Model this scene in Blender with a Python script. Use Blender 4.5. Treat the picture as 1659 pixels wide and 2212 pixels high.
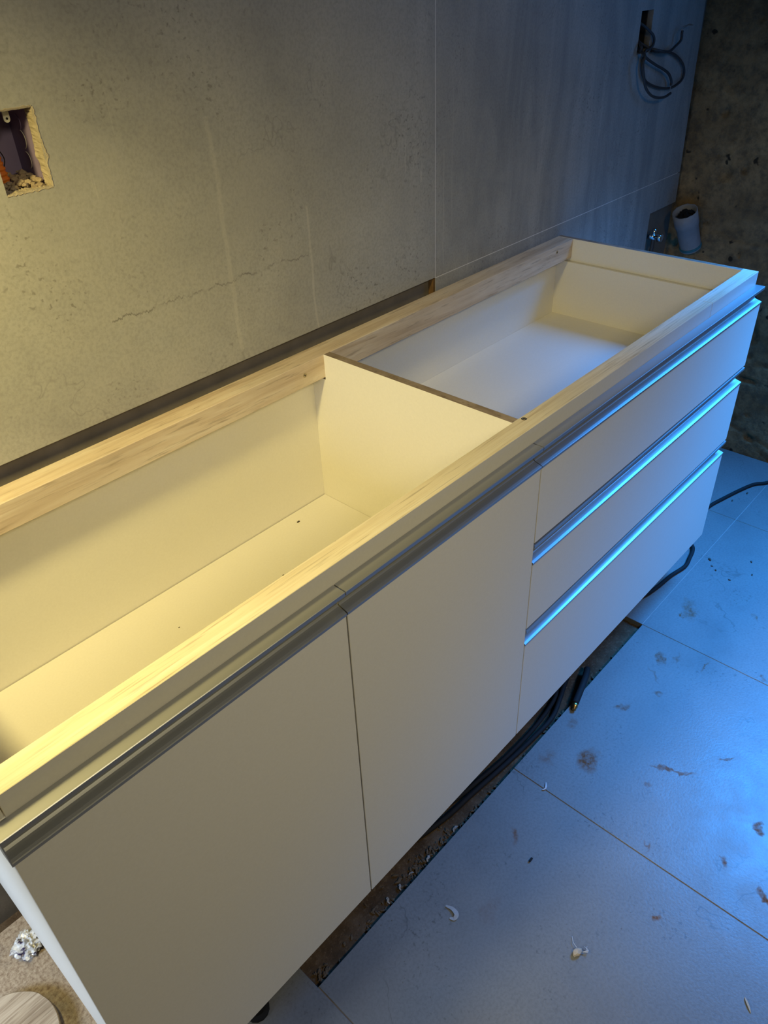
import bpy, bmesh, math, random
from mathutils import Vector, noise, Matrix
R = random.Random(7)
C = bpy.context.scene.collection
for o in list(bpy.data.objects):
    bpy.data.objects.remove(o)
S = bpy.context.scene

# ------------------------------------------------------------------ camera
W, H = 1659, 2212
cd = bpy.data.cameras.new('camera')
cam = bpy.data.objects.new('camera', cd)
C.objects.link(cam)
cd.sensor_fit = 'HORIZONTAL'
cd.sensor_width = 36
cd.lens = 36 * 1653.77 / W
cd.shift_x = (W / 2 - 800.5) / W
cd.shift_y = (1095.47 - H / 2) / W
cd.clip_start = 0.02
cam.location = (-0.0341, -0.53496, 1.47432)
cam.rotation_mode = 'XYZ'
cam.rotation_euler = (0.9556, 0.0483, -0.8165)
S.camera = cam

# ------------------------------------------------------------------ light
S.view_settings.view_transform = 'Standard'
S.view_settings.look = 'None'
S.view_settings.gamma = 1
S.view_settings.exposure = 0.0
S.view_settings.use_curve_mapping = False
S.cycles.caustics_reflective = False

world = bpy.data.worlds.new('world')
S.world = world
world.use_nodes = True
bg = world.node_tree.nodes['Background']
bg.inputs[0].default_value = (0.12, 0.32, 1.0, 1)
bg.inputs[1].default_value = 0.25


def area(name, loc, target, size, power, col, size_y=None, spread=180, shape='RECTANGLE'):
    l = bpy.data.lights.new(name, 'AREA')
    l.shape = shape
    l.size = size
    if shape in ('RECTANGLE', 'ELLIPSE'):
        l.size_y = size_y or size
    l.energy = power
    l.color = col
    l.spread = math.radians(spread)
    o = bpy.data.objects.new(name, l)
    C.objects.link(o)
    o.location = loc
    d = Vector(target) - Vector(loc)
    o.rotation_euler = d.to_track_quat('-Z', 'Y').to_euler()
    return o


def spot(name, loc, target, power, col, angle, blend, radius):
    l = bpy.data.lights.new(name, 'SPOT')
    l.energy = power
    l.color = col
    l.spot_size = math.radians(angle)
    l.spot_blend = blend
    l.shadow_soft_size = radius
    o = bpy.data.objects.new(name, l)
    C.objects.link(o)
    o.location = loc
    o.rotation_euler = (Vector(target) - Vector(loc)).to_track_quat('-Z', 'Y').to_euler()
    return o


# warm work floodlight near the wall, left of the frame, aimed along the cabinet
LAMP = Vector((-0.20, 0.205, 1.63))
spot('work_lamp', LAMP, LAMP + Vector((.52, .15, -.80)), 52, (1.0, 0.80, 0.29), 98, 1.0, .06)
# weak warm fill added to brighten the door fronts, no known lamp there
area('warm_fill', (0.25, -1.55, 2.25), (0.75, 0.0, 0.35), 0.35, 4.4, (1.0, 0.85, 0.50), shape='DISK', spread=84)
# dusk daylight falling in through the high window of the right wall
area('daylight_right', (2.49, -0.43, 1.62), (1.95, -0.42, 0.0), 0.66, 34, (0.03, 0.31, 1.0), size_y=0.7, spread=85)
# the dimmer horizon seen through the same window, spreading over the room
area('daylight_horizon', (2.495, -0.43, 1.62), (1.0, -0.25, 1.0), 0.66, 3, (0.05, 0.33, 1.0), size_y=0.7)
# pale daylight from the low opening on the left
area('daylight_left', (-1.15, 0.30, 0.95), (0.0, 0.33, 0.25), 0.4, 4.2, (0.64, 0.79, 1.0), size_y=0.4, spread=80)


# ------------------------------------------------------------------ helpers
def tag(o, label=None, cat=None, group=None, kind=None):
    if label: o['label'] = label
    if cat: o['category'] = cat
    if group: o['group'] = group
    if kind: o['kind'] = kind
    return o


def empty(name, loc=(0, 0, 0), label=None, cat=None, group=None):
    o = bpy.data.objects.new(name, None)
    C.objects.link(o)
    o.location = loc
    o.empty_display_size = 0.05
    return tag(o, label, cat, group)


def link(name, me, mats=None, parent=None, smooth=False):
    if mats is not None:
        for m in (mats if isinstance(mats, (list, tuple)) else [mats]):
            me.materials.append(m)
    o = bpy.data.objects.new(name, me)
    C.objects.link(o)
    if parent is not None:
        o.parent = parent
        # children are authored in world space: undo the chain of parent offsets
        off = Vector((0, 0, 0)); p = parent
        while p is not None:
            off += p.location; p = p.parent
        o.location = -off
    if smooth:
        for p in me.polygons: p.use_smooth = True
    return o


def bm_obj(name, bm, mats, parent=None, smooth=False):
    me = bpy.data.meshes.new(name)
    bmesh.ops.recalc_face_normals(bm, faces=bm.faces)
    bm.to_mesh(me)
    bm.free()
    return link(name, me, mats, parent, smooth)


def add_box(bm, x0, x1, y0, y1, z0, z1, bev=0.0, seg=1, mi=0):
    vs = [bm.verts.new((x, y, z)) for z in (z0, z1) for y in (y0, y1) for x in (x0, x1)]
    fs = [bm.faces.new([vs[i] for i in q]) for q in
          ((0, 2, 3, 1), (4, 5, 7, 6), (0, 1, 5, 4), (2, 6, 7, 3), (0, 4, 6, 2), (1, 3, 7, 5))]
    for f in fs: f.material_index = mi
    if bev:
        es = {e for f in fs for e in f.edges}
        bmesh.ops.bevel(bm, geom=list(es), offset=bev, segments=seg, affect='EDGES', profile=0.5)
    return fs


def box(name, x0, x1, y0, y1, z0, z1, mats, parent=None, bev=0.0008, seg=1):
    bm = bmesh.new()
    add_box(bm, x0, x1, y0, y1, z0, z1, bev, seg)
    return bm_obj(name, bm, mats, parent)


def prism_x(name, prof, x0, x1, mats, parent=None):
    """extrude a closed (y,z) outline along x"""
    bm = bmesh.new()
    a = [bm.verts.new((x0, y, z)) for y, z in prof]
    b = [bm.verts.new((x1, y, z)) for y, z in prof]
    n = len(prof)
    for i in range(n):
        bm.faces.new((a[i], a[(i + 1) % n], b[(i + 1) % n], b[i]))
    bm.faces.new(a)
    bm.faces.new(b[::-1])
    return bm_obj(name, bm, mats, parent)


def catmull(pts, n=8):
    pts = [Vector(p) for p in pts]
    P = [2 * pts[0] - pts[1]] + pts + [2 * pts[-1] - pts[-2]]
    out = []
    for i in range(1, len(P) - 2):
        p0, p1, p2, p3 = P[i - 1], P[i], P[i + 1], P[i + 2]
        for k in range(n):
            t = k / n
            out.append(0.5 * ((2 * p1) + (p2 - p0) * t + (2 * p0 - 5 * p1 + 4 * p2 - p3) * t * t
                              + (3 * p1 - p0 - 3 * p2 + p3) * t ** 3))
    out.append(pts[-1])
    return out


def add_tube(bm, path, rad, seg=10, rads=None, cap=True):
    path = [Vector(p) for p in path]
    rings = []
    up = Vector((0.13, 0.31, 0.94))
    prev = None
    for i, p in enumerate(path):
        t = (path[min(i + 1, len(path) - 1)] - path[max(i - 1, 0)]).normalized()
        if prev is None:
            n = t.cross(up)
            if n.length < 1e-4: n = t.cross(Vector((1, 0, 0)))
        else:
            n = prev - t * prev.dot(t)
        n.normalize()
        prev = n
        b = t.cross(n)
        r = rads[i] if rads else rad
        rings.append([bm.verts.new(p + (n * math.cos(2 * math.pi * k / seg) + b * math.sin(2 * math.pi * k / seg)) * r)
                      for k in range(seg)])
    for i in range(len(rings) - 1):
        for k in range(seg):
            bm.faces.new((rings[i][k], rings[i][(k + 1) % seg], rings[i + 1][(k + 1) % seg], rings[i + 1][k]))
    if cap:
        bm.faces.new(rings[0][::-1])
        bm.faces.new(rings[-1])


def tube(name, path, rad, mats, parent=None, seg=10, rads=None, smooth_path=8):
    bm = bmesh.new()
    if smooth_path: path = catmull(path, smooth_path)
    add_tube(bm, path, rad, seg, rads)
    o = bm_obj(name, bm, mats, parent)
    for p in o.data.polygons:
        p.use_smooth = len(p.vertices) == 4
    return o


def plate_y(name, xs, zs, y0, y1, holes, mats, parent=None, warp=None):
    """upright slab between y0 (front) and y1 with rectangular holes (x0,x1,z0,z1); real thickness everywhere"""
    xs = sorted(set(xs + [h[0] for h in holes if xs[0] < h[0] < xs[-1]] + [h[1] for h in holes if xs[0] < h[1] < xs[-1]]))
    zs = sorted(set(zs + [h[2] for h in holes if zs[0] < h[2] < zs[-1]] + [h[3] for h in holes if zs[0] < h[3] < zs[-1]]))
    def solid(i, j):
        if i < 0 or j < 0 or i >= len(xs) - 1 or j >= len(zs) - 1: return False
        cx = (xs[i] + xs[i + 1]) / 2; cz = (zs[j] + zs[j + 1]) / 2
        return not any(h[0] < cx < h[1] and h[2] < cz < h[3] for h in holes)
    V = {}; verts = []; faces = []
    def v(i, j, k):
        if (i, j, k) not in V:
            x, z, y = xs[i], zs[j], (y0, y1)[k]
            if warp: x, y, z = warp(x, y, z, k)
            V[(i, j, k)] = len(verts); verts.append((x, y, z))
        return V[(i, j, k)]
    for i in range(len(xs) - 1):
        for j in range(len(zs) - 1):
            if not solid(i, j): continue
            faces.append((v(i, j, 0), v(i + 1, j, 0), v(i + 1, j + 1, 0), v(i, j + 1, 0)))
            faces.append((v(i, j, 1), v(i, j + 1, 1), v(i + 1, j + 1, 1), v(i + 1, j, 1)))
            if not solid(i - 1, j): faces.append((v(i, j, 0), v(i, j + 1, 0), v(i, j + 1, 1), v(i, j, 1)))
            if not solid(i + 1, j): faces.append((v(i + 1, j, 0), v(i + 1, j, 1), v(i + 1, j + 1, 1), v(i + 1, j + 1, 0)))
            if not solid(i, j - 1): faces.append((v(i, j, 0), v(i, j, 1), v(i + 1, j, 1), v(i + 1, j, 0)))
            if not solid(i, j + 1): faces.append((v(i, j + 1, 0), v(i + 1, j + 1, 0), v(i + 1, j + 1, 1), v(i, j + 1, 1)))
    me = bpy.data.meshes.new(name)
    me.from_pydata(verts, [], faces)
    me.update()
    return link(name, me, mats, parent)


# ------------------------------------------------------------------ materials
class NT:
    def __init__(self, name):
        self.m = bpy.data.materials.new(name)
        self.m.use_nodes = True
        self.t = self.m.node_tree
        self.b = self.t.nodes['Principled BSDF']
        g = self.t.nodes.new('ShaderNodeNewGeometry')
        self.pos = g.outputs['Position']
        self.nor = g.outputs['Normal']

    def l(self, a, b): self.t.links.new(a, b)

    def n(self, k, **kw):
        nd = self.t.nodes.new('ShaderNode' + k)
        for a, v in kw.items(): setattr(nd, a, v)
        return nd

    def scaled(self, s, rot=(0, 0, 0), loc=(0, 0, 0)):
        m = self.n('Mapping')
        m.inputs['Scale'].default_value = s if isinstance(s, tuple) else (s, s, s)
        m.inputs['Rotation'].default_value = rot
        m.inputs['Location'].default_value = loc
        self.l(self.pos, m.inputs['Vector'])
        return m.outputs[0]

    def noise(self, s, detail=6, rough=0.6, dist=0.0, **k):
        nd = self.n('TexNoise')
        nd.inputs['Scale'].default_value = 1
        nd.inputs['Detail'].default_value = detail
        nd.inputs['Roughness'].default_value = rough
        nd.inputs['Distortion'].default_value = dist
        self.l(self.scaled(s, **k), nd.inputs['Vector'])
        return nd.outputs['Fac']

    def ramp(self, f, stops):
        r = self.n('ValToRGB')
        e = r.color_ramp.elements
        while len(e) < len(stops): e.new(0.5)
        for x, (p, c) in zip(e, stops):
            x.position = p
            x.color = (c, c, c, 1) if isinstance(c, (int, float)) else (*c, 1)
        self.l(f, r.inputs[0])
        return r.outputs[0]

    def math(self, op, a, b=None, c=None, clamp=False):
        m = self.n('Math', operation=op, use_clamp=clamp)
        for i, v in enumerate((a, b, c)):
            if v is None: continue
            if isinstance(v, (int, float)): m.inputs[i].default_value = v
            else: self.l(v, m.inputs[i])
        return m.outputs[0]

    def mix(self, f, a, b, blend='MIX'):
        m = self.n('Mix', data_type='RGBA', blend_type=blend)
        for i, v in ((0, f), (6, a), (7, b)):
            if isinstance(v, (int, float)): m.inputs[i].default_value = v
            elif isinstance(v, tuple): m.inputs[i].default_value = (*v, 1)
            else: self.l(v, m.inputs[i])
        return m.outputs[2]

    def vor_edge(self, s, **k):
        v = self.n('TexVoronoi', feature='DISTANCE_TO_EDGE')
        v.inputs['Scale'].default_value = 1
        self.l(self.scaled(s, **k), v.inputs['Vector'])
        return v.outputs['Distance']

    def sep(self):
        s = self.n('SeparateXYZ')
        self.l(self.pos, s.inputs[0])
        return s.outputs

    def bump(self, h, strength=0.3, dist=0.002):
        b = self.n('Bump')
        b.inputs['Strength'].default_value = strength
        b.inputs['Distance'].default_value = dist
        self.l(h, b.inputs['Height'])
        self.l(b.outputs[0], self.b.inputs['Normal'])

    def out(self, col=None, rough=None, metal=None, spec=None):
        for k, v in (('Base Color', col), ('Roughness', rough), ('Metallic', metal), ('Specular IOR Level', spec)):
            if v is None: continue
            if isinstance(v, (int, float)): self.b.inputs[k].default_value = v
            elif isinstance(v, tuple): self.b.inputs[k].default_value = (*v, 1)
            else: self.l(v, self.b.inputs[k])
        return self.m


def plain(name, col, rough=0.5, metal=0.0, var=0.06, scale=25, bump=0.0, spec=0.5):
    t = NT(name)
    f = t.noise(scale)
    c = t.mix(f, tuple(x * (1 - var) for x in col), tuple(min(1, x * (1 + var)) for x in col))
    if bump: t.bump(t.noise(scale * 6), bump, 0.001)
    return t.out(c, rough, metal, spec)


STAINS = [(1.64, -.06, .055, .022, .5, .8), (1.61, -.055, .014, .008, .9, 1.0), (1.423, -.084, .028, .009, .4, .8),
          (1.31, -.132, .016, .010, -.6, .9), (1.217, -.087, .026, .010, -.35, .8), (1.033, -.103, .042, .024, .2, 1.0),
          (1.448, -.113, .020, .010, .3, .6), (1.129, -.253, .060, .006, -1.1, .8), (.813, -.377, .012, .009, 0, .9),
          (1.115, -.446, .020, .013, .3, 1.0), (.979, -.509, .024, .010, .8, 1.0), (.997, -.428, .014, .009, .2, .8),
          (1.059, -.234, .012, .010, 0, .6), (.772, -.085, .022, .010, .5, .8), (.98, -.03, .03, .02, 0, .5),
          (1.10, -.02, .02, .012, .4, .5), (1.36, -.10, .035, .006, .9, .6), (1.47, -.18, .030, .005, .2, .7), (1.235, -.33, .026, .004, -.8, .7), (1.72, -.20, .016, .008, .6, .7),
          (1.52, -.30, .012, .007, 0, .6), (.93, -.30, .020, .003, .5, .5), (.62, -.14, .040, .020, .3, .25), (1.95, -.18, .020, .008, .1, .6)]


def concrete_tile(name, wall):
    t = NT(name)
    big = t.noise(3.1, 5, .55, .6)
    mid = t.noise(14, 6, .65, .3)
    fine = t.noise(190, 3, .6)
    c = t.ramp(big, [(.28, (.32, .32, .312)), (.5, (.41, .41, .40)), (.75, (.50, .497, .48))])
    c = t.mix(t.ramp(mid, [(.3, 0), (.72, .75)]), c, (.43, .42, .395))
    c = t.mix(t.ramp(fine, [(.34, .28), (.58, 0)]), c, (.20, .195, .185))
    # pits gathered in patches
    pits = t.math('MULTIPLY', t.ramp(t.noise(120, 2, .5), [(.60, 0), (.68, 1)]), t.ramp(t.noise(6, 3, .6), [(.50, 0), (.66, 1)]))
    c = t.mix(t.math('MULTIPLY', pits, .55), c, (.12, .11, .095))
    # hairline cracks printed in the tile
    cr = t.math('ABSOLUTE', t.math('SUBTRACT', t.noise(2.3, 5, .62, .3, loc=(8, 3, 5)), .5))
    e = t.math('MULTIPLY', t.ramp(cr, [(0, 1), (.0035, 0)]), t.ramp(t.noise(5.1, 3, .5, loc=(3, 1, 7)), [(.50, 0), (.58, 1)]))
    c = t.mix(t.math('MULTIPLY', e, .30 if wall else .5), c, (.14, .135, .125))
    x, y, z = t.sep()
    if wall:
        # pale vertical wipe marks and darker damp streaks
        st = t.noise((11, 3, 1.9), 5, .6, 1.2)
        right = t.ramp(t.math('DIVIDE', x, 3.0), [(.36, 0), (.50, 1)])
        c = t.mix(t.math('MULTIPLY', t.ramp(st, [(.38, .45), (.58, 0)]), right), c, (.20, .21, .215))
        c = t.mix(t.math('MULTIPLY', t.ramp(st, [(.56, 0), (.76, .22)]), right), c, (.46, .46, .45))
        sm = t.noise((2.6, 3, 3.8), 4, .5, 1.8, rot=(0, .6, 0))
        c = t.mix(t.ramp(sm, [(.56, 0), (.62, .22)]), c, (.45, .44, .42))
        sc = t.math('MULTIPLY', t.ramp(t.noise((150, 3, 5), 2, .4), [(.71, 0), (.75, 1)]), t.ramp(t.noise(5, 2, .5, loc=(9, 2, 2)), [(.52, 0), (.6, 1)]))
        c = t.mix(t.math('MULTIPLY', sc, .3), c, (.62, .6, .56))
        wob = t.math('MULTIPLY', t.math('SUBTRACT', t.noise((0.1, 1, 6), 3), .5), .02)
        for x0, z0, z1, wd, a in ((.920, .90, 1.13, .0035, .35), (.734, .92, 1.30, .006, .22), (1.2375, 1.108, 1.131, .0018, .8),
                                  (1.312, .92, 1.16, .002, .3), (1.34, 1.0, 1.3, .003, .12)):
            d = t.math('ABSOLUTE', t.math('SUBTRACT', t.math('ADD', x, wob), x0))
            k = t.math('MULTIPLY', t.ramp(t.math('DIVIDE', d, wd * 2), [(.2, 1), (.5, 0)]),
                       t.math('MULTIPLY', t.math('GREATER_THAN', z, z0), t.math('LESS_THAN', z, z1)))
            c = t.mix(t.math('MULTIPLY', k, a), c, (.62, .6, .54))
        # the long crack under the socket hole
        w2 = t.math('MULTIPLY', t.math('SUBTRACT', t.noise((26, 1, .1), 6, .75), .5), .045)
        d = t.math('ABSOLUTE', t.math('SUBTRACT', t.math('ADD', z, w2), 1.046))
        k = t.math('MULTIPLY', t.ramp(t.math('DIVIDE', d, .006), [(.12, 1), (.32, 0)]),
                   t.math('MULTIPLY', t.math('GREATER_THAN', x, .50), t.math('LESS_THAN', x, .93)))
        k = t.math('MULTIPLY', k, t.ramp(t.noise(38, 3, .6), [(.36, .1), (.60, 1)]))
        c = t.mix(t.math('MULTIPLY', k, .6), c, (.10, .095, .085))
        t.bump(t.math('ADD', fine, mid), .30, .0009)
        return t.out(c, .62, 0, .35)
    # floor: darker satin tile; brown boot dirt, smears and grit
    c = t.mix(1.0, c, (.42, .43, .44), 'MULTIPLY')
    c = t.mix(t.ramp(t.noise(2.2, 5, .6, 1.5, loc=(4, 4, 0)), [(.50, 0), (.66, .35)]), c, (.21, .19, .17))
    tot = None
    warpn = t.n('TexNoise')
    warpn.inputs['Scale'].default_value = 42
    warpn.inputs['Detail'].default_value = 5
    t.l(t.pos, warpn.inputs['Vector'])
    wv = t.n('VectorMath', operation='MULTIPLY_ADD')
    t.l(warpn.outputs['Color'], wv.inputs[0])
    wv.inputs[1].default_value = (.045, .045, .045)
    t.l(t.pos, wv.inputs[2])
    brk = t.ramp(t.noise((75, 75, 75), 5, .75), [(.38, 0), (.58, 1)])
    for sx, sy, a, b, ang, amt in STAINS:
        m = t.n('Mapping', vector_type='TEXTURE')
        m.inputs['Location'].default_value = (sx + .0225, sy + .0225, .0225)
        m.inputs['Rotation'].default_value = (0, 0, ang)
        m.inputs['Scale'].default_value = (a, b, 1)
        t.l(wv.outputs[0], m.inputs['Vector'])
        ln = t.n('VectorMath', operation='LENGTH')
        t.l(m.outputs[0], ln.inputs[0])
        k = t.math('MULTIPLY', t.ramp(ln.outputs['Value'], [(.35, 1), (1.0, 0)]), amt)
        tot = k if tot is None else t.math('MAXIMUM', tot, k)
    tot = t.math('MULTIPLY', tot, t.math('MULTIPLY_ADD', brk, .65, .35))
    c = t.mix(t.math('MULTIPLY', tot, .97), c, (.15, .062, .025))
    # fine scattered grit
    gr = t.math('MULTIPLY', t.ramp(t.noise(150, 2, .5, loc=(1, 2, 3)), [(.70, 0), (.73, 1)]), t.ramp(t.noise(3.3, 3, .5, loc=(5, 2, 1)), [(.5, 0), (.6, 1)]))
    c = t.mix(t.math('MULTIPLY', gr, .7), c, (.10, .075, .05))
    # sandy dust left of the cabinet
    dust = t.math('MULTIPLY', t.ramp(t.math('ADD', x, .5), [(.52, 1), (.66, 0)]), t.ramp(t.noise(9, 5, .65), [(.30, .25), (.52, 1)]))
    c = t.mix(t.math('MULTIPLY', dust, .9), c, t.ramp(t.noise(150, 5, .75), [(.36, (.24, .17, .12)), (.50, (.44, .35, .27)), (.62, (.56, .47, .38))]))
    t.bump(t.math('ADD', t.math('ADD', fine, mid), t.math('MULTIPLY', dust, t.noise(170, 5, .75))), .22, .0012)
    r = t.math('ADD', t.math('MULTIPLY', mid, .25), t.math('MULTIPLY_ADD', tot, .4, .25), clamp=True)
    return t.out(c, r, 0, t.math('MULTIPLY_ADD', tot, -.36, .42))


def melamine():
    t = NT('cream_melamine')
    f = t.noise(260, 2, .5)
    c = t.mix(f, (.74, .715, .655), (.80, .775, .715))
    t.bump(f, .04, .0004)
    return t.out(c, .48, 0, .35)


def wood(name, c0, c1, c2, sx=2.0, sy=60, rough=.7, axis=0):
    t = NT(name)
    s = [sy, sy, sy]
    s[axis] = sx
    g = t.noise(tuple(s), 6, .62, .9)
    f = t.noise(tuple(v * 5 for v in s), 3, .6, .2)
    c = t.ramp(g, [(.30, c0), (.48, c1), (.68, c2)])
    c = t.mix(t.ramp(f, [(.56, 0), (.70, .55)]), c, tuple(v * .55 for v in c0))
    c = t.mix(t.ramp(t.noise(5.5, 4, .6), [(.42, 0), (.72, .4)]), c, tuple(v * .72 for v in c1))
    t.bump(t.math('ADD', g, f), .35, .001)
    return t.out(c, rough, 0, .25)


def rough_wall():
    t = NT('rough_concrete')
    a = t.noise(5, 8, .7, .4)
    b = t.noise(38, 6, .7)
    c = t.ramp(a, [(.3, (0.176, 0.113, 0.054)), (.5, (0.304, 0.205, 0.103)), (.72, (0.472, 0.330, 0.169))])
    c = t.mix(t.ramp(b, [(.35, .7), (.6, 0)]), c, (.085, .07, .05))
    c = t.mix(t.ramp(t.noise(9, 3, .5, loc=(2, 5, 1)), [(.72, 0), (.76, .8)]), c, (.30, .09, .05))
    pit = t.ramp(t.noise(30, 2, .4, loc=(7, 1, 3)), [(.27, 1), (.31, 0)])
    c = t.mix(t.math('MULTIPLY', pit, .9), c, (.02, .017, .013))
    t.bump(t.math('ADD', b, t.noise(120, 4, .7)), .7, .004)
    return t.out(c, .95, 0, .15)


def dirt():
    t = NT('brown_screed')
    a = t.noise(12, 7, .7)
    c = t.ramp(a, [(.3, (.035, .021, .011)), (.55, (.085, .055, .032)), (.75, (.15, .11, .075))])
    c = t.mix(t.ramp(t.noise(140, 3, .6), [(.55, 0), (.68, .5)]), c, (.17, .125, .08))
    t.bump(t.math('ADD', a, t.noise(90, 4, .7)), .8, .004)
    return t.out(c, .9, 0, .2)


M_TILE_W = concrete_tile('wall_tile_grey', True)
M_TILE_F = concrete_tile('floor_tile_grey', False)
M_MEL = melamine()
M_PINE = wood('raw_pine', (.56, .45, .30), (.78, .69, .51), (.86, .80, .65))
M_PINE_B = wood('weathered_pine', (.50, .38, .27), (.66, .54, .41), (.76, .67, .55), sx=3, sy=40)
M_EDGE = wood('raw_board_edge', (.20, .15, .11), (.30, .235, .18), (.38, .31, .25), sx=20, sy=30, axis=1)
M_DISC = wood('striped_wood', (.20, .15, .11), (.44, .365, .295), (.62, .55, .47), sx=3, sy=75, rough=.6)
M_WALL = rough_wall()
M_DIRT = dirt()
M_PLASTER = plain('raw_plaster', (.20, .175, .145), .92, 0, .35, 18, .5, .15)
M_PAINT = plain('plaster_paint', (.33, .30, .26), .9, 0, .08, 4, .1, .2)
M_CEIL = plain('ceiling_plaster', (.40, .38, .34), .9, 0, .08, 4, .1, .2)
M_DUSTY = plain('pale_plaster_dust', (.45, .39, .30), .95, 0, .3, 90, .8, .1)
M_PURPLE = plain('purple_plastic', (.26, .21, .38), .5, 0, .15, 30, .05)
M_LUG = plain('white_plastic', (.72, .70, .62), .4, 0, .05, 30)
M_ORANGE = plain('orange_plastic', (.75, .20, .025), .45, 0, .1, 40)
M_GREYC = plain('grey_cable', (.045, .045, .048), .5, 0, .15, 60)
M_BLACK = plain('black_rubber', (.014, .014, .015), .75, 0, .3, 60, .2, .2)
M_BRASS = plain('brass', (.55, .36, .14), .35, 1.0, .1, 60)
M_COPPER = plain('bare_strand', (.62, .55, .52), .35, .8, .1, 60)
M_PVC = plain('pale_pvc', (.27, .275, .29), .55, 0, .18, 60, .2)
M_TEAL = plain('teal_rubber', (.04, .16, .19), .5, 0, .1, 60)
M_CHROME = plain('chrome', (.72, .73, .75), .12, 1.0, .04, 30)
M_STEEL = plain('screw_steel', (.45, .38, .24), .35, 1.0, .1, 60)
M_DARK = plain('dark_void', (.01, .009, .008), .9, 0, .1, 30)
M_SCRAP = plain('white_scrap', (.55, .55, .56), .5, 0, .1, 80)
M_STONE = plain('tan_stone', (.44, .37, .28), .8, 0, .25, 120, .4)
M_RUBBLE = plain('plaster_rubble', (.40, .32, .23), .95, 0, .3, 70, .8, .1)
M_GRIT = plain('brown_grit', (.12, .088, .058), .95, 0, .6, 110, .8, .1)
M_SHAVE = plain('dusty_shaving', (.30, .27, .235), .8, 0, .25, 120)
M_SHEER = plain('dull_plastic_film', (.34, .35, .36), .35, 0, .3, 130)
M_FLAKE = plain('dark_flake', (.055, .042, .030), .8, 0, .3, 90)
M_GROUT = plain('pale_grout', (.80, .79, .76), .9, 0, .12, 60, .3, .1)
M_GROUTL = plain('dusty_grout', (.27, .26, .25), .9, 0, .25, 60, .3, .1)
M_GROUTF = plain('floor_grout', (.17, .13, .095), .95, 0, .35, 40, .4, .1)

mt = NT('brushed_aluminium')
bf = mt.noise((2, 130, 130), 2, .5)
M_ALU = mt.out(mt.mix(bf, (.42, .43, .44), (.50, .51, .52)), mt.math('MULTIPLY_ADD', bf, .10, .38), .80)
mf = NT('crumpled_wrapper')
ff = mf.noise(75, 3, .6)
M_FOIL = mf.out(mf.ramp(ff, [(.36, (.045, .035, .10)), (.42, (.60, .62, .68)), (.6, (.82, .84, .88))]), .28, .12)

# ------------------------------------------------------------------ the room
WX0, WX1, WY0 = -2.6, 2.515, -3.2
ZC = 2.6
YT = 0.541           # face of the wall tiles
YR = 0.556           # raw wall behind them
XJ, ZJ = 1.2825, 0.8977
HL = (0.400, 0.4648, 1.2515, 1.3485)     # socket hole left
HR = (2.1025, 2.166, 1.2535, 1.3490)     # socket hole right

# raw back wall with the two socket cavities
wall_back = plate_y('wall_back', [WX0, WX1 + .25], [-0.1, ZC], YR, 0.70, [HL, HR], M_PLASTER)
tag(wall_back, kind='structure')


def edge_warp(x, y, z, k):
    # the last tile was cut a little out of plumb along the rough corner
    if x > 2.45: x = 2.472 + (1.352 - z) * .056
    return x, y, z


G = 0.0011
plate_y('tile', [0.0825 + G, XJ - G], [ZJ + G, ZJ + .6 - G], YT, YR, [HL], M_TILE_W, wall_back)
plate_y('tile', [XJ + G, 2.49], [ZJ + G, ZJ + .6 - G], YT + .0006, YR, [HR], M_TILE_W, wall_back, edge_warp)
plate_y('tile', [XJ + G, 2.49], [ZJ - .6 + G, ZJ - G], YT + .0004, YR, [(2.329, 2.6, 0, .807)], M_TILE_W, wall_back, edge_warp)
plate_y('tile', [-1.1175 + G, .0825 - G], [ZJ + G, ZJ + .6 - G], YT, YR, [], M_TILE_W, wall_back)
plate_y('tile', [-2.3175 + G, -1.1175 - G], [ZJ + G, ZJ + .6 - G], YT, YR, [], M_TILE_W, wall_back)
for i in range(4):
    x0 = XJ - 1.2 * i
    plate_y('tile', [max(WX0, x0 + G if i else x0 + G), min(2.46, x0 + 1.2 - G)], [ZJ + .6 + G, ZJ + 1.2 - G], YT, YR, [], M_TILE_W, wall_back)
# pale grout just below the tile face
bm = bmesh.new()
add_box(bm, XJ - G, XJ + G, YT + .0004, YR, ZJ, ZJ + .6)
add_box(bm, XJ + G, 2.485, YT + .0012, YR, ZJ - G, ZJ + G)
add_box(bm, XJ - 2.4, 2.46, YT + .0015, YR, ZJ + .6 - G, ZJ + .6 + G)
bm_obj('grout', bm, M_GROUT, wall_back)
bm = bmesh.new()
add_box(bm, XJ - .007, XJ + G, YT + .0015, YR, .70, ZJ - .001, .001)
bm_obj('tile_adhesive', bm, plain('brown_adhesive', (.17, .095, .035), .95, 0, .4, 60, .6, .1), wall_back)


# rough right wall, real relief
def wall_relief(y, z):
    p = Vector((0, y, z))
    d = noise.fractal(p * 3.2, 1.0, 2.0, 5) * .0045 + noise.fractal(p * 15 + Vector((3, 1, 2)), .9, 2.1, 5) * .0032
    n = noise.noise(p * 11 + Vector((9, 4, 4)))
    if n > .42: d -= (n - .42) * .05
    n2 = noise.noise(p * 24 + Vector((1, 7, 2)))
    if n2 > .50: d -= (n2 - .50) * .09
    r = abs(noise.noise(p * 4.2 + Vector((5, 5, 1))))
    if r < .035: d -= (.035 - r) * .12
    return max(-.02, min(.010, d))


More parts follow.
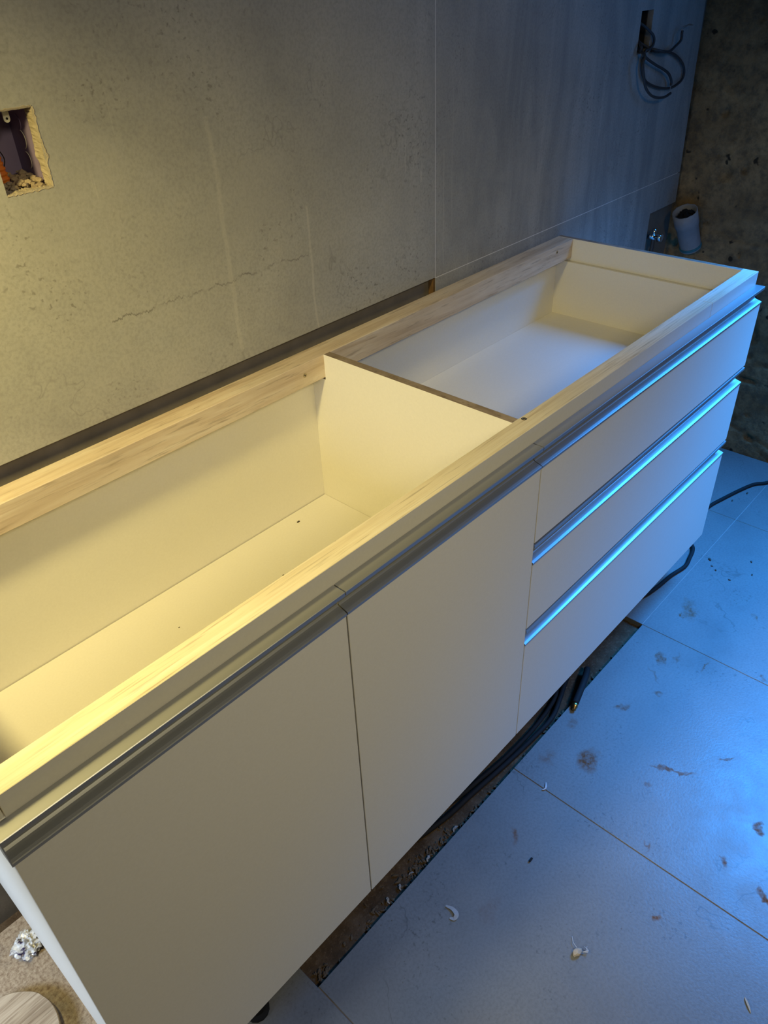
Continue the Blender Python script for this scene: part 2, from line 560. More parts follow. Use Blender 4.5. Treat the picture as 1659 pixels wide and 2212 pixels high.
def relief_wall(name, ys, zs):
    verts = [(WX1 - wall_relief(y, z), y, z) for y in ys for z in zs]
    nz = len(zs)
    faces = [(i * nz + j, (i + 1) * nz + j, (i + 1) * nz + j + 1, i * nz + j + 1) for i in range(len(ys) - 1) for j in range(nz - 1)]
    # back side, so that the wall has thickness
    k = len(verts)
    verts += [(WX1 + .25, ys[0], zs[0]), (WX1 + .25, ys[-1], zs[0]), (WX1 + .25, ys[-1], zs[-1]), (WX1 + .25, ys[0], zs[-1])]
    faces.append((k, k + 3, k + 2, k + 1))
    ny = len(ys)
    bot = [i * nz for i in range(ny)]; top = [i * nz + nz - 1 for i in range(ny)]
    faces += [tuple(bot[::-1]) + (k, k + 1), tuple(top) + (k + 2, k + 3)]
    faces += [tuple(range(nz)) + (k + 3, k), tuple(range((ny - 1) * nz, ny * nz))[::-1] + (k + 1, k + 2)]
    me = bpy.data.meshes.new(name)
    me.from_pydata(verts, [], faces)
    me.update()
    return me


step = .0075
ys = [-.10 + step * i for i in range(int(.69 / step))] + [.60]
zs = [-.1 + step * i for i in range(int(1.72 / step))] + [1.62]
wall_right = link('wall_right', relief_wall('wall_right', ys, zs), M_WALL, None, True)
tag(wall_right, kind='structure')
bm = bmesh.new()
add_box(bm, WX1 + .0, WX1 + .25, -.10, .60, 1.62, ZC)          # above the rough strip
WN = (-.80, -.10, 1.25, 2.02)                                   # high window
add_box(bm, WX1, WX1 + .25, WY0, WN[0], -.1, ZC)
add_box(bm, WX1, WX1 + .25, WN[0], WN[1], WN[3], ZC)
add_box(bm, WX1, WX1 + .25, WN[0], WN[1], -.1, WN[2])
o = bm_obj('wall_right_upper', bm, M_PLASTER); tag(o, kind='structure'); o.name = 'wall_right_far'

o = box('wall_left', WX0 - .2, WX0, WY0, .55, -.1, ZC, M_PAINT); tag(o, kind='structure')
o = box('wall_front', WX0 - .2, WX1 + .25, WY0 - .2, WY0, -.1, ZC, M_PAINT); tag(o, kind='structure')
o = box('ceiling', WX0 - .2, WX1 + .25, WY0 - .2, .70, ZC, ZC + .15, M_CEIL); tag(o, kind='structure')

# floor: brown screed with grey tiles let in; two tiles behind the joint are missing (the trench)
def screed():
    xs = [WX0 + (WX1 + .2 - WX0) * i / 120 for i in range(121)]
    xs = sorted(set([WX0, WX1 + .02] + [-.2 + .012 * i for i in range(160)]))
    ys_ = sorted(set([WY0, -.1] + [-.03 + .008 * i for i in range(76)]))
    V = [(x, y, -.0150 + (noise.fractal(Vector((x * 14, y * 14, 0)), 1, 2, 4) * .003 if y > -.02 else 0)) for x in xs for y in ys_]
    n = len(ys_)
    F = [(i * n + j, (i + 1) * n + j, (i + 1) * n + j + 1, i * n + j + 1) for i in range(len(xs) - 1) for j in range(n - 1)]
    k = len(V)
    V += [(WX0, WY0, -.1), (WX1 + .02, WY0, -.1), (WX1 + .02, ys_[-1], -.1), (WX0, ys_[-1], -.1)]
    F.append((k, k + 3, k + 2, k + 1))
    m = len(xs)
    F += [tuple(i * n for i in range(m))[::-1] + (k, k + 1), tuple(i * n + n - 1 for i in range(m)) + (k + 2, k + 3),
          tuple(range(n)) + (k + 3, k), tuple(range((m - 1) * n, m * n))[::-1] + (k + 1, k + 2)]
    me = bpy.data.meshes.new('floor')
    me.from_pydata(V, [], F)
    me.update()
    return me


floor = link('floor', screed(), M_DIRT, None, True)
tag(floor, kind='structure')
YJ = 0.0094
XT = [0.3042 - .6015 * k for k in (5, 4, 3, 2, 1)] + [0.3042, 0.9064, 1.5055, 2.1186, 2.512]
GF = .0010
for i in range(len(XT) - 1):
    left = XT[i + 1] < .31                                          # the columns left of the trench are staggered
    for (a, b) in (((-.668, .532), (-1.868, -.668), (WY0, -1.868)) if left else
                   ((YJ - 1.2, YJ), (YJ - 2.4, YJ - 1.2), (WY0, YJ - 2.4), (YJ, .532))):
        if a == YJ and XT[i] in (0.3042, 0.9064): continue
        bm = bmesh.new()
        add_box(bm, XT[i] + GF, XT[i + 1] - GF, a + GF, b - GF, -.0185, R.uniform(-.0004, .0004), .0006)
        bm_obj('tile', bm, M_TILE_F, floor)
bm = bmesh.new()
for i in range(1, len(XT) - 1):
    add_box(bm, XT[i] - GF - .0004, XT[i] + GF + .0004, WY0, YJ - .001, -.0185, -.0012)
    if XT[i] < .3 or XT[i] > 1.6: add_box(bm, XT[i] - GF - .0004, XT[i] + GF + .0004, YJ + .001, .53, -.0185, -.0012)
bm_obj('grout', bm, M_GROUTF, floor)
bm = bmesh.new()
add_box(bm, WX0, 0.3042 - GF, -.668 - GF, -.668 + GF, -.0185, -.0012)
bm_obj('grout', bm, M_GROUTF, floor)
bm = bmesh.new()
add_box(bm, 1.5055 + GF, 2.51, YJ - GF, YJ + GF, -.0185, -.0008)
bm_obj('grout', bm, M_GROUTL, floor)

# high window in the right wall, outside the frame: daylight comes through it
win = empty('window_1', (WX1 + .12, -.45, 1.62)); win['kind'] = 'structure'
xa, xb = WX1 + .09, WX1 + .15
bm = bmesh.new()
add_box(bm, xa, xb, WN[0], WN[0] + .04, WN[2], WN[3], .002)
add_box(bm, xa, xb, WN[1] - .04, WN[1], WN[2], WN[3], .002)
add_box(bm, xa, xb, WN[0] + .04, WN[1] - .04, WN[3] - .04, WN[3], .002)
add_box(bm, xa, xb, WN[0] + .04, WN[1] - .04, WN[2], WN[2] + .04, .002)
bm_obj('window_frame', bm, M_PAINT, win)

# ------------------------------------------------------------------ the cabinet
X1, X2, X3 = .4448, .8906, 1.7926
ZT = .8725
cab = empty('base_cabinet', (.9, .27, 0), 'long cream base cabinet without worktop, two doors and three wide drawers, along grey tiled wall', 'cabinet')
P = lambda n, *a, mats=M_MEL, bev=.0007: box(n, *a, mats, cab, bev)
P('side_panel', .0018, .0185, .0225, .532, .130, .8415)
P('side_panel', 1.7685, X3, .0225, .532, .138, .8155)
P('back_panel', .0185, .8880, .5242, .5300, .138, .8300)
P('back_panel', .8890, 1.7715, .5242, .5300, .138, .8300)
P('bottom_panel', .0185, 1.7715, .0225, .5241, .138, .154)
P('shelf', .0187, .8783, .0290, .5224, .5185, .5345)


def two_face(name, boxes, m_side, m_edge, axis, sign=None, parent=cab, bev=.0006):
    """boards whose faces along `axis` (and optional sign) take the second material"""
    bm = bmesh.new()
    for b in boxes: add_box(bm, *b, bev)
    bmesh.ops.recalc_face_normals(bm, faces=bm.faces)
    for f in bm.faces:
        c = f.normal[axis]
        f.material_index = 1 if (abs(c) > .9 if sign is None else c * sign > .9) else 0
    return bm_obj(name, bm, [m_side, m_edge], parent)


o = prism_x('divider', [(.0240, .1545), (.5241, .1545), (.5241, .8200), (.4866, .8200), (.4866, ZT), (.0543, ZT), (.0543, .8200), (.0240, .8200)],
            .8788, .8952, [M_MEL, M_EDGE], cab)
for p in o.data.polygons: p.material_index = 1 if p.normal.z > .9 else 0
o['label'] = 'cream divider with raw brown top edge'
o = two_face('end_rail', [(1.7782, X3 - .0006, .0543, .532, .8157, ZT)], M_MEL, M_EDGE, 2, 1)
o['label'] = 'cream end rail with raw brown top edge'
o = two_face('front_rail', [(.0150, 1.5485, .0214, .0542, .8265, ZT)], M_PINE, M_MEL, 1, -1)
o['label'] = 'pine rail with cream front face'
two_face('front_rail', [(1.5491, X3 - .0006, .0214, .0541, .8265, ZT - .0002)], M_PINE, M_MEL, 1, -1)
two_face('front_rail', [(-.0, .0144, .0214, .0542, .8440, ZT)], M_PINE, M_MEL, 1, -1)
o = box('back_rail', .0005, 1.7780, .4866, .532, .8245, ZT, M_PINE_B, cab, .0012)
o['label'] = 'weathered raw pine rail'


def screw(x, y, z, nrm, parent=cab):
    """countersunk cross-head screw; nrm '-y' or '+z'"""
    bm = bmesh.new()
    n = 16
    prof = [(.0045, -.0002), (.0045, .0003), (.0030, .0003), (.0012, -.0006), (0.0, -.0012)]
    rings = []
    for r, h in prof[:-1]:
        rings.append([(r * math.cos(2 * math.pi * k / n), r * math.sin(2 * math.pi * k / n), h) for k in range(n)])
    f = (lambda p: (x + p[0], y - p[2], z + p[1])) if nrm == '-y' else (lambda p: (x + p[0], y + p[1], z + p[2]))
    vr = [[bm.verts.new(f(p)) for p in r] for r in rings]
    c = bm.verts.new(f((0, 0, -.0012)))
    for a, b in zip(vr, vr[1:]):
        for k in range(n): bm.faces.new((a[k], a[(k + 1) % n], b[(k + 1) % n], b[k]))
    for k in range(n): bm.faces.new((vr[-1][k], vr[-1][(k + 1) % n], c))
    o = bm_obj('screw', bm, M_STEEL, parent)
    bm = bmesh.new()
    add_box(bm, -.0020, .0020, -.0004, .0004, -.0006, .0006)
    add_box(bm, -.0004, .0004, -.0020, .0020, -.0006, .0006)
    for v in bm.verts: v.co = Vector(f(tuple(v.co)))
    bm_obj('screw_recess', bm, M_DARK, o)


screw(.8274, .4866, .8483, '-y')
screw(1.7035, .4866, .8571, '-y')
screw(.9010, .0470, ZT, '+z')


def handle(x0, x1, zt, zl, parent):
    t = .0014
    h = zt - zl
    prof = [(.0208, zt), (.0008, zt), (0, zt - .0008), (0, zt - .0066), (t, zt - .0066), (t, zt - t - .0006), (.0022, zt - t), (.0150, zt - t),
            (.0166, zt - t - .0016), (.0170, zl + .0080), (.0166, zl + .0062), (.0156, zl + .0048), (.0140, zl + .0038), (.0115, zl + .0030),
            (.0080, zl + .0021), (.0045, zl + .0012), (.0012, zl), (0, zl - .0006), (0, zl - .0046), (.0012, zl - .0046), (.0012, zl - .0030), (.0208, zl - .0030)]
    o = prism_x('handle', prof, x0, x1, M_ALU, parent)
    return o


def front(name, x0, x1, z0, zl, zt, label=None):
    o = box(name, x0, x1, .0012, .0192, z0, zl - .0032, M_MEL, cab, .0006)
    handle(x0 - .0003, x1 + .0003, zt, zl, o)
    if x0 < .001: box('light_stop_cap', x0 - .0015, x0 - .0003, .0001, .0206, zl - .0046, zt - .0001, M_ALU, o, 0)  # plate added to keep lamp light out of the open handle channel
    if label: o['label'] = label
    return o


front('door', .0000, X1 - .0012, .1381, .8070, .8421)
front('door', X1 + .0012, X2 - .0011, .1381, .8070, .8421)
d1 = front('drawer', X2 + .0011, X3, .6488, .8070, .8421)
front('drawer', X2 + .0011, X3, .4445, .6052, .6438)
front('drawer', X2 + .0011, X3, .1381, .4049, .4395)
box('drawer_bottom', .8955, 1.7712, .0245, .5240, .6590, .6711, M_MEL, d1, .0005)
for x, y in ((.208, .062), (.85, .11), (1.55, .11), (1.74, .30), (.20, .46), (1.55, .46)):
    bm = bmesh.new()
    zb = 0.0004 if x < .3 or x > 1.51 else -.0125
    add_tube(bm, [(x, y, zb), (x, y, zb + .006), (x, y, zb + .0061), (x, y, .120), (x, y, .1202), (x, y, .1379)], .016, 14, rads=[.022, .022, .014, .014, .024, .024])
    bm_obj('leg', bm, M_BLACK, cab)

# sawdust specks left on the shelf and drawer bottom
bm = bmesh.new()
for x, y, z, s in ((.770, .49, .5346, .0030), (.635, .385, .5346, .0016), (.773, .383, .5346, .0016), (.25, .35, .5346, .002), (.42, .42, .5346, .0014), (.55, .33, .5346, .0014), (1.2, .40, .6712, .0014)):
    add_box(bm, x - s, x + s, y - s * .5, y + s * .5, z, z + s * .5)
o = bm_obj('sawdust', bm, M_FLAKE)
tag(o, 'tiny brown sawdust specks lying inside the open cabinet', 'sawdust', kind='stuff')

# ------------------------------------------------------------------ left socket hole
sb = empty('socket_box', (.4324, .60, 1.30), 'square hole with purple recessed electrical box in the tiled wall at left', 'socket box')
x0, x1, z0, z1 = HL
bm = bmesh.new()
t = .0016
for b in ((x0, x1, .618, .620, z0, z1), (x0, x0 + t, .560, .618, z0, z1), (x1 - t, x1, .560, .618, z0, z1),
          (x0 + t, x1 - t, .560, .618, z1 - t - .002, z1 - .002), (x0 + t, x1 - t, .560, .618, z0, z0 + t)):
    add_box(bm, *b)
bm_obj('box_shell', bm, M_PURPLE, sb)
for zc, r in ((1.327, .010), (1.306, .012), (1.280, .011)):
    tube('knockout_ring', [(x1 - t - .0006, .592 + r * math.cos(a), zc + r * math.sin(a)) for a in [math.pi * (.55 + .095 * k) for k in range(10)]], .0005, M_LUG if zc < 1.32 else M_PURPLE, sb, 6, None, 0)
# fixing lug with its hole
bm = bmesh.new()
lx, lz, r = .4365, 1.3365, .0042
out = [(lx - r, 1.3480), (lx - r, lz)] + [(lx + r * math.cos(a), lz + r * math.sin(a)) for a in [math.pi * (1 + k / 8) for k in range(1, 8)]] + [(lx + r, lz), (lx + r, 1.3480)]
hole = [(lx + .0016 * math.cos(2 * math.pi * k / 10), lz + .0005 + .0016 * math.sin(2 * math.pi * k / 10)) for k in range(10)]
for yy in (.5585, .5605):
    a = [bm.verts.new((x, yy, z)) for x, z in out]
    bm.faces.new(a)
n = len(out)
vs = list(bm.verts)
for k in range(n): bm.faces.new((vs[k], vs[(k + 1) % n], vs[n + (k + 1) % n], vs[n + k]))
bm_obj('fixing_lug', bm, M_LUG, sb)
tube('screw_hole', [(lx, .5584, lz + .0005), (lx, .5588, lz + .0005)], .0016, M_DARK, sb, 10, None, 0)
# crumbly plaster rim round the hole
bm = bmesh.new()
def rim(p, q, nrm):
    """broken plaster lip: an uneven strip wrapping from the tile face into the hole"""
    k = 44
    p, q, nrm = Vector(p), Vector(q), Vector(nrm)
    prev = None
    for i in range(k + 1):
        c = p.lerp(q, i / k)
        sd = c * 130 + nrm * 7
        a_, b_, c_, d_ = [abs(noise.noise(sd * (1 + .3 * m) + Vector((m * 3, 1, m)))) for m in range(4)]
        if nrm.x and .30 < i / k < .50: a_ += .9 * math.sin((i / k - .30) / .20 * math.pi)
        cur = [bm.verts.new(c + nrm * o_ + Vector((0, y_, 0))) for o_, y_ in
               ((-.0008 - .0050 * a_, YT + .0002), (-.0006 - .003 * a_, YT - .0007), (.0006 + .0016 * b_, YT + .0004), (.0010 + .0030 * c_, YT + .0075), (.0014 + .0036 * d_, YT + .0150), (.0006 + .0022 * a_, YT + .0200))]
        if prev:
            for m in range(5): bm.faces.new((prev[m], prev[m + 1], cur[m + 1], cur[m]))
        prev = cur
rim((x1, 0, z0), (x1, 0, z1), (-1, 0, 0))
rim((x0, 0, z0), (x1, 0, z0), (0, 0, 1))
rim((x0, 0, z1), (x1, 0, z1), (0, 0, -1))
o = bm_obj('plaster_rim', bm, M_DUSTY, sb); o['kind'] = 'stuff'
# rubble in the bottom of the box
bm = bmesh.new()
for i in range(70):
    s = R.uniform(.0018, .0065)
    c = Vector((R.uniform(x0 + .004, x1 - .006), R.uniform(.550, .606), z0 + .003 + R.random() * .006))
    c.z += max(0, (c.y - .56)) * .18
    m = bmesh.ops.create_icosphere(bm, subdivisions=1, radius=s)
    for v in m['verts']: v.co = Vector((v.co.x * 1.2, v.co.y, v.co.z * .75)) * R.uniform(.75, 1.2) + c
o = bm_obj('plaster_rubble', bm, M_RUBBLE)
tag(o, 'beige plaster rubble heaped in the bottom of the purple socket box', 'rubble', kind='stuff')
# corrugated orange conduit coming out of the box
path, rads = [], []
a, b = Vector((.4105, .588, 1.330)), Vector((.4165, .580, 1.2600))
n = 66
for i in range(n + 1):
    path.append(a.lerp(b, i / n)); rads.append(.0098 if i % 6 in (1, 2, 3) else .0084)
cd_o = tube('corrugated_conduit', path, .01, M_ORANGE, None, 16, rads, 0)
tag(cd_o, 'orange corrugated conduit inside the left socket hole', 'conduit')
wr = tube('thin_wire', [(.4215, .60, 1.305), (.4275, .592, 1.298), (.4300, .588, 1.287), (.4270, .590, 1.276)], .0007, M_BLACK, None, 6)
tag(wr, 'thin black wire beside the orange conduit', 'wire')

# ------------------------------------------------------------------ right socket hole and its cables
sb2 = empty('socket_box', (2.134, .60, 1.30), 'dark slot in the tiled wall at right with grey cables hanging out', 'socket box')
x0, x1, z0, z1 = HR
bm = bmesh.new()
for b in ((x0, x1, .608, .610, z0, z1), (x0, x0 + t, .558, .608, z0, z1), (x1 - t, x1, .558, .608, z0, z1), (x0 + t, x1 - t, .558, .608, z1 - t, z1), (x0 + t, x1 - t, .558, .608, z0, z0 + t)):
    add_box(bm, *b)
bm_obj('box_shell', bm, M_GREYC, sb2)


def cab_y(L, y0=.585, y1=.528, ramp_=3):
    return [(x, y0 + (y1 - y0) * min(1, i / ramp_), z) for i, (x, z) in enumerate(L)]


A = [(2.128, 1.312), (2.122, 1.300), (2.112, 1.285), (2.096, 1.272), (2.101, 1.262), (2.135, 1.243), (2.193, 1.222), (2.245, 1.206), (2.281, 1.191), (2.303, 1.172), (2.304, 1.161)]
B = [(2.130, 1.290), (2.122, 1.278), (2.112, 1.268), (2.090, 1.254), (2.086, 1.235), (2.102, 1.202), (2.122, 1.176), (2.158, 1.155), (2.201, 1.144), (2.242, 1.141), (2.275, 1.146)]
Cc = [(2.108, 1.338), (2.118, 1.328), (2.136, 1.314), (2.168, 1.292), (2.178, 1.273), (2.16, 1.262), (2.139, 1.26), (2.133, 1.249), (2.126, 1.231), (2.138, 1.206), (2.167, 1.185), (2.219, 1.168), (2.27, 1.158), (2.321, 1.153), (2.368, 1.159), (2.392, 1.171), (2.391, 1.191), (2.364, 1.213), (2.316, 1.234), (2.264, 1.246), (2.208, 1.252), (2.170, 1.256)]
Dd = [(2.130, 1.300), (2.150, 1.280), (2.165, 1.266), (2.185, 1.256), (2.243, 1.249), (2.279, 1.259), (2.305, 1.27), (2.305, 1.286), (2.306, 1.292)]
for L, lab, off in ((A, 'grey cable curving in an S out of the right wall slot', .000), (B, 'grey cable hanging lowest from the right wall slot', -.016),
                    (Cc, 'grey cable coiled in the widest loop below the right wall slot', .0075), (Dd, 'grey cable with frayed end pointing up beside the right wall slot', -.008)):
    root = empty('electrical_cable', (L[0][0], .585, L[0][1]), lab, 'cable', 'grey cables from the right wall slot')
    pts = [(x, y + (off if i > 2 else 0), z) for i, (x, y, z) in enumerate(cab_y(L))]
    tube('sheath', pts, .0034, M_GREYC, root, 8)
    if L is A: tube('bare_wire', [(2.304, .528, 1.161), (2.299, .526, 1.154), (2.284, .524, 1.141)], .0011, M_COPPER, root, 6)
    if L is Dd:
        tube('bare_wire', [(2.306, .524, 1.292), (2.311, .523, 1.299), (2.337, .524, 1.302), (2.38, .526, 1.299)], .0010, M_COPPER, root, 6)
        tube('bare_wire', [(2.306, .523, 1.291), (2.314, .521, 1.297), (2.342, .520, 1.304), (2.362, .522, 1.301)], .0010, M_COPPER, root, 6)

# ------------------------------------------------------------------ drain pipe and valve in the far corner
pb, pt_ = Vector((2.506, .466, .672)), Vector((2.446, .482, .797))
ax = (pt_ - pb)
pipe = empty('drain_pipe', tuple(pb), 'pale plastic drain pipe stub leaning out of the rough wall in the corner', 'pipe')
bm = bmesh.new()
n = 26
u = ax.normalized(); e1 = u.cross(Vector((0, 1, 0))).normalized(); e2 = u.cross(e1)
def ring(d, r, jag=0):
    return [bm.verts.new(pb + u * (ax.length * d + (R.uniform(-jag, jag) if jag else 0)) + (e1 * math.cos(2 * math.pi * k / n) + e2 * math.sin(2 * math.pi * k / n)) * r) for k in range(n)]
rs = [ring(0, .0325), ring(.30, .0330), ring(.62, .0345), ring(.66, .0372), ring(1, .0378, .002), ring(1.0, .0345, .001), ring(.25, .0320)]
for p, q in zip(rs, rs[1:]):
    for k in range(n): bm.faces.new((p[k], p[(k + 1) % n], q[(k + 1) % n], q[k]))
bm.faces.new(rs[-1])
o = bm_obj('pipe_wall', bm, M_PVC, pipe)
for p in o.data.polygons: p.use_smooth = len(p.vertices) == 4
bm = bmesh.new()
add_tube(bm, [pb + u * .006, pb + u * .010, pb + u * .0101, pb + u * .014], .034, 24, rads=[.0350, .0350, .0350, .0345])
bm_obj('seal_ring', bm, M_TEAL, pipe)
bm = bmesh.new()
for i in range(34):
    s = R.uniform(.009, .015)
    an, rr = R.uniform(0, 6.28), .019 * math.sqrt(R.random())
    c = pb + u * (ax.length * R.uniform(.78, .93)) + e1 * rr * math.cos(an) + e2 * rr * math.sin(an)
    m = bmesh.ops.create_icosphere(bm, subdivisions=1, radius=s)
    for v in m['verts']: v.co = Vector(v.co) * R.uniform(.6, 1.2) + c
o = bm_obj('plastic_bag', bm, M_BLACK)
tag(o, 'crumpled dark bag stuffed into the mouth of the drain pipe', 'bag')
vv = empty('angle_valve', (2.345, YR, .735), 'small chrome angle valve in the notch below the cut tile', 'valve')
tube('body', [(2.348, .556, .735), (2.348, .520, .735)], .0095, M_CHROME, vv, 14, None, 0)
tube('outlet', [(2.348, .527, .735), (2.348, .527, .760)], .0065, M_CHROME, vv, 12, None, 0)
tube('knob', [(2.348, .519, .735), (2.348, .512, .735), (2.348, .511, .735), (2.348, .500, .735)], .011, M_CHROME, vv, 12, [.006, .006, .0125, .0115], 0)
tube('hose', [(2.348, .527, .730), (2.346, .526, .700), (2.340, .530, .66), (2.335, .534, .60)], .006, M_GREYC, vv, 10)

# ------------------------------------------------------------------ cables and things on the floor
bl = [(2.480, -.030, .006), (2.381, .0106, .005), (2.343, .040, .005), (2.283, .0615, .005), (2.194, .0855, .005), (2.129, .0997, .005), (2.02, .105, .006), (1.93, .075, .006), (1.890, .045, .006), (1.8425, .0333, .006), (1.798, .0269, .006),
      (1.734, .0386, .006), (1.663, .0455, .006), (1.60, .058, .006), (1.52, .09, .005), (1.46, .10, -.002), (1.34, .085, -.006), (1.25, .07, -.005), (1.195, .055, -.004), (1.150, .040, -.003), (1.084, .0225, -.004), (1.001, .024, -.005), (.9025, .031, -.006), (.80, .041, -.006), (.7104, .0490, -.006), (.62, .07, -.007), (.50, .12, -.007)]
fc = tube('power_cable', bl, .0056, M_BLACK, None, 10, None, 6)
tag(fc, 'thick black cable running along the floor from the rough wall under the cabinet', 'cable')
bl2 = [(1.22, .10, -.004), (1.17, .062, -.003), (1.12, .045, -.002), (1.03, .0375, -.004), (.93, .040, -.005), (.84, .050, -.006), (.74, .065, -.006), (.60, .11, -.007)]
fc2 = tube('power_cable', bl2, .0050, M_BLACK, None, 10, None, 6)
tag(fc2, 'second black cable lying in the trench, further under the cabinet front', 'cable')

bt = empty('black_hose_stub', (1.20, .015, .0), 'short black rubber hose stub with brass tip across the trench edge', 'hose stub')
tube('hose', [(1.268, .036, .0035), (1.235, .023, .0100), (1.190, .010, .0115), (1.147, -.001, .0085)], .0080, M_BLACK, bt, 12)
tube('ferrule', [(1.150, -.0005, .0086), (1.139, -.0046, .0074), (1.138, -.0050, .0073), (1.131, -.0076, .0066)], .007, M_BRASS, bt, 12, [.0072, .0072, .0048, .0048], 0)

# round wooden offcut
bm = bmesh.new()
n = 72
cx, cy, r = -.121, .320, .0895
prof = [(r - .003, .0105), (r, .0125), (r, .0255), (r - .0015, .0275)]
rings = []
for rr, z in prof:
    rings.append([bm.verts.new((cx + rr * math.cos(2 * math.pi * k / n) * (1 + (.012 if 4 < k < 8 else 0)), cy + rr * math.sin(2 * math.pi * k / n), z)) for k in range(n)])
for p, q in zip(rings, rings[1:]):
    for k in range(n): bm.faces.new((p[k], p[(k + 1) % n], q[(k + 1) % n], q[k]))
bm.faces.new(rings[0][::-1]); bm.faces.new(rings[-1])
for k in range(3):
    a = 2 * math.pi * k / 3 + .4
    add_box(bm, cx + .06 * math.cos(a) - .008, cx + .06 * math.cos(a) + .008, cy + .06 * math.sin(a) - .008, cy + .06 * math.sin(a) + .008, .0008, .0106)
o = bm_obj('wooden_disc', bm, M_DISC)
o.data.transform(Matrix.Translation((-cx, -cy, 0))); o.location = (cx, cy, 0); o.rotation_euler = (0, 0, .0)
tag(o, 'round striped wooden offcut lying on the dusty floor left of the cabinet', 'wood disc')

# crumpled wrapper
def crumple(name, c, rad, mat, seed, flat=.6, sub=4, amp=.45):
    bm = bmesh.new()
    bmesh.ops.create_icosphere(bm, subdivisions=sub, radius=1)
    for v in bm.verts:
        p = v.co.copy()
        d = noise.voronoi(p * 2.2 + Vector((seed, 1, 2)))[0]
        v.co = p * (1 - amp * .5 + amp * (d[1] - d[0]) + .18 * noise.noise(p * 5 + Vector((seed, 0, 0)))) * rad
        v.co.z = max(v.co.z * flat, -rad * .40)
    zmin = min(v.co.z for v in bm.verts)
    for v in bm.verts: v.co += Vector((c[0], c[1], c[2] - zmin))
    return bm_obj(name, bm, mat)


o = crumple('candy_wrapper', (-.014, .463, .0006), .030, M_FOIL, 3, .62, 4, .6)
tag(o, 'crumpled shiny white wrapper on the floor beside the cabinet side panel', 'wrapper')


def ribbon(name, pts, w, mat, parent=None, th=.0006):
    bm = bmesh.new()
    pts = catmull(pts, 5)
    prev = None
    for i, p in enumerate(pts):
        t_ = (pts[min(i + 1, len(pts) - 1)] - pts[max(i - 1, 0)]).normalized()
        s = Vector((-t_.y, t_.x, 0))
        if s.length < .01: s = Vector((1, 0, 0))
        s = s.normalized() * w * .5 * (1 - .65 * abs(2 * i / (len(pts) - 1) - 1) ** 2)
        up = Vector((0, 0, th))
        cur = [bm.verts.new(p + s), bm.verts.new(p - s), bm.verts.new(p - s + up), bm.verts.new(p + s + up)]
        if prev:
            for k in range(4): bm.faces.new((prev[k], prev[(k + 1) % 4], cur[(k + 1) % 4], cur[k]))
        else: bm.faces.new(cur[::-1])
        prev = cur
    bm.faces.new(prev)
    return bm_obj(name, bm, mat, parent)


o = ribbon('plastic_scrap', [(.5665, -.070, .0006), (.5700, -.084, .0025), (.5665, -.0965, .0035), (.5580, -.0975, .0015), (.5535, -.0900, .0006)], .0085, M_SHEER)
tag(o, 'curled translucent white plastic scrap on the floor in front of the left door', 'scrap')
pe = empty('pebble', (.661, -.303, .0), 'tan stone chip with white fibres on the floor tile, nearest to the viewer', 'pebble')
bm = bmesh.new()
bmesh.ops.create_icosphere(bm, subdivisions=2, radius=1)
for v in bm.verts:
    p = v.co.copy()
    k = 1 + .28 * noise.noise(p * 1.7 + Vector((4, 1, 1)))
    v.co = Vector((p.x * .0100 * k + .658 - .2 * p.y * .008, p.y * .0072 * k - .300, max(p.z * .0058 * k, -.004) + .0046))
bm_obj('stone', bm, M_STONE, pe)
for k in range(6):
    a0 = R.uniform(-.6, .4)
    tube('fibre', [(.664, -.306, .003), (.668 + R.uniform(0, .004), -.311 + R.uniform(-.004, .004), .006), (.672 + R.uniform(-.003, .008), -.309 + R.uniform(-.008, .012), .0035)], .00035, M_SCRAP, pe, 5, None, 5)
tube('fibre', [(.664, -.296, .004), (.668, -.286, .004), (.677, -.278, .002)], .00045, M_SCRAP, pe, 5, None, 5)
o = ribbon('clip_fragment', [(.9010, -.0690, .0006), (.9065, -.0725, .0020), (.9120, -.0715, .0030), (.9215, -.0655, .0015)], .0036, M_SCRAP, None, .0012)
tag(o, 'tiny bent white plastic piece lying on the tile joint', 'fragment')
o = box('rubber_crumb', .7455, .7560, -.1415, -.1375, .0007, .0038, M_BLACK, None, .0008)
tag(o, 'small black oblong chip on the floor in front of the right door', 'chip')
o = ribbon('wood_shaving', [(.768, -.566, .0006), (.774, -.560, .0022), (.781, -.553, .0020), (.785, -.549, .0006)], .0035, M_STONE)
tag(o, 'pale wood shaving on the floor near the bottom right corner', 'shaving')

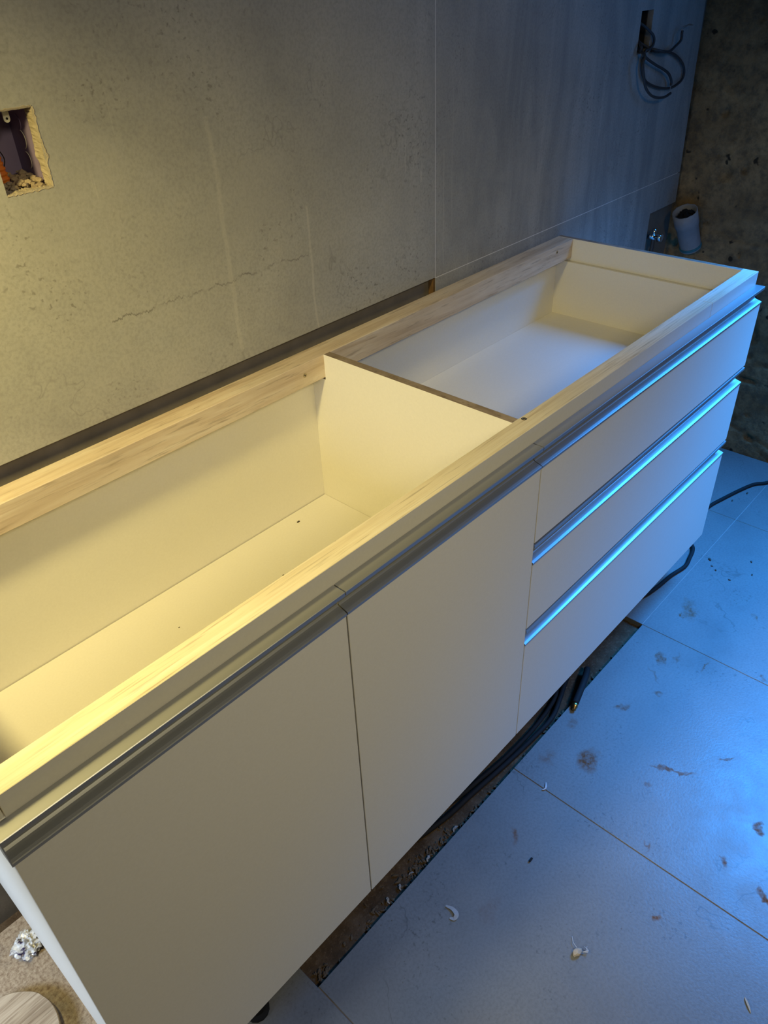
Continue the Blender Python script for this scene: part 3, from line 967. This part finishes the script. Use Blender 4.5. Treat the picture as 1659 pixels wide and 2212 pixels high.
# dark flakes on the far tile
FL = [(1.879, -.012, .013, .3, 'dark oval flake on the blue-lit far tile, nearest to the drawers'), (1.854, -.029, .007, 1.2, 'tiny dark flake right below the oval flake on the far tile'), (1.843, -.045, .008, .2, 'thin dark flake second below the oval flake on the far tile'), (1.944, -.107, .009, .1, 'dark flake at the right edge of the photo, level with the oval flake'),
      (1.888, -.131, .008, -.2, 'dark flake at the right edge of the photo, just below another flake'), (1.826, -.092, .008, .9, 'lowest dark flake of the group on the far blue tile'), (2.283, .039, .011, -.4, 'dark flake farthest right beside the black cable near the rough wall'), (2.212, .059, .009, -.5, 'dark flake just below the black cable near the cabinet corner')]
proto = None
for x, y, s, a, lab in FL:
    if proto is None:
        bm = bmesh.new()
        bmesh.ops.create_icosphere(bm, subdivisions=2, radius=1)
        for v in bm.verts:
            p = v.co.copy()
            k = 1 + .3 * noise.noise(p * 2)
            v.co = Vector((p.x * k * .5, p.y * .24 * k, p.z * .13 * k))
        zm = min(v.co.z for v in bm.verts)
        for v in bm.verts: v.co.z -= zm
        o = proto = bm_obj('dirt_flake', bm, M_FLAKE)
    else:
        o = proto.copy(); C.objects.link(o)
    o.location = (x, y, .0005); o.rotation_euler = (0, 0, a + .6); o.scale = (s, s, s)
    tag(o, lab or 'small dark flake of dirt on the far floor tiles beyond the cabinet', 'flake', 'dark flakes on the far floor')

# debris along the trench
bm = bmesh.new()
for i in range(150):
    if i < 90: x = R.gauss(.60, .10)
    elif i < 115: x = R.uniform(.31, .345)
    else: x = R.uniform(.36, 1.45)
    y = R.uniform(.0135, .034) if i >= 90 or i < 70 else R.uniform(.013, .05)
    if x > .70: y = R.uniform(.0125, .0165)
    if not .309 < x < 1.50: continue
    s = R.uniform(.0012, .0040)
    m = bmesh.ops.create_icosphere(bm, subdivisions=1, radius=s)
    q = Matrix.Rotation(R.uniform(0, 3), 3, 'Z')
    st = R.uniform(1, 2.6)
    for v in m['verts']: v.co = q @ Vector((v.co.x * st, v.co.y * .8, v.co.z * .6)) + Vector((x, y, -.0115))
o = bm_obj('trench_debris', bm, M_GRIT)
tag(o, 'crumbs and grit lying in the brown trench along the cabinet', 'debris', kind='stuff')
SH = [((.505, .022), 1.0, 'leftmost of the row'), ((.540, .022), .8, 'second from the left'), ((.575, .024), -.4, 'third from the left'), ((.622, .019), .3, 'second from the right'), ((.710, .018), .1, 'rightmost and apart')]
proto = None
for (x, y), a, which in SH:
    if proto is None:
        o = proto = ribbon('curled_shaving', [(-.010, -.001, 0), (-.004, .0025, .0030), (.003, .0005, .0042), (.006, .003, .0020), (.010, -.001, .001)], .0065, M_SHAVE)
    else:
        o = proto.copy(); C.objects.link(o)
    o.location = (x, y, -.0098); o.rotation_euler = (R.uniform(-.3, .3), 0, a)
    k = R.uniform(.5, .8); o.scale = (k, k, k)
    tag(o, 'pale curled shaving in the trench below the doors, ' + which, 'shaving', 'curled shavings in the trench')
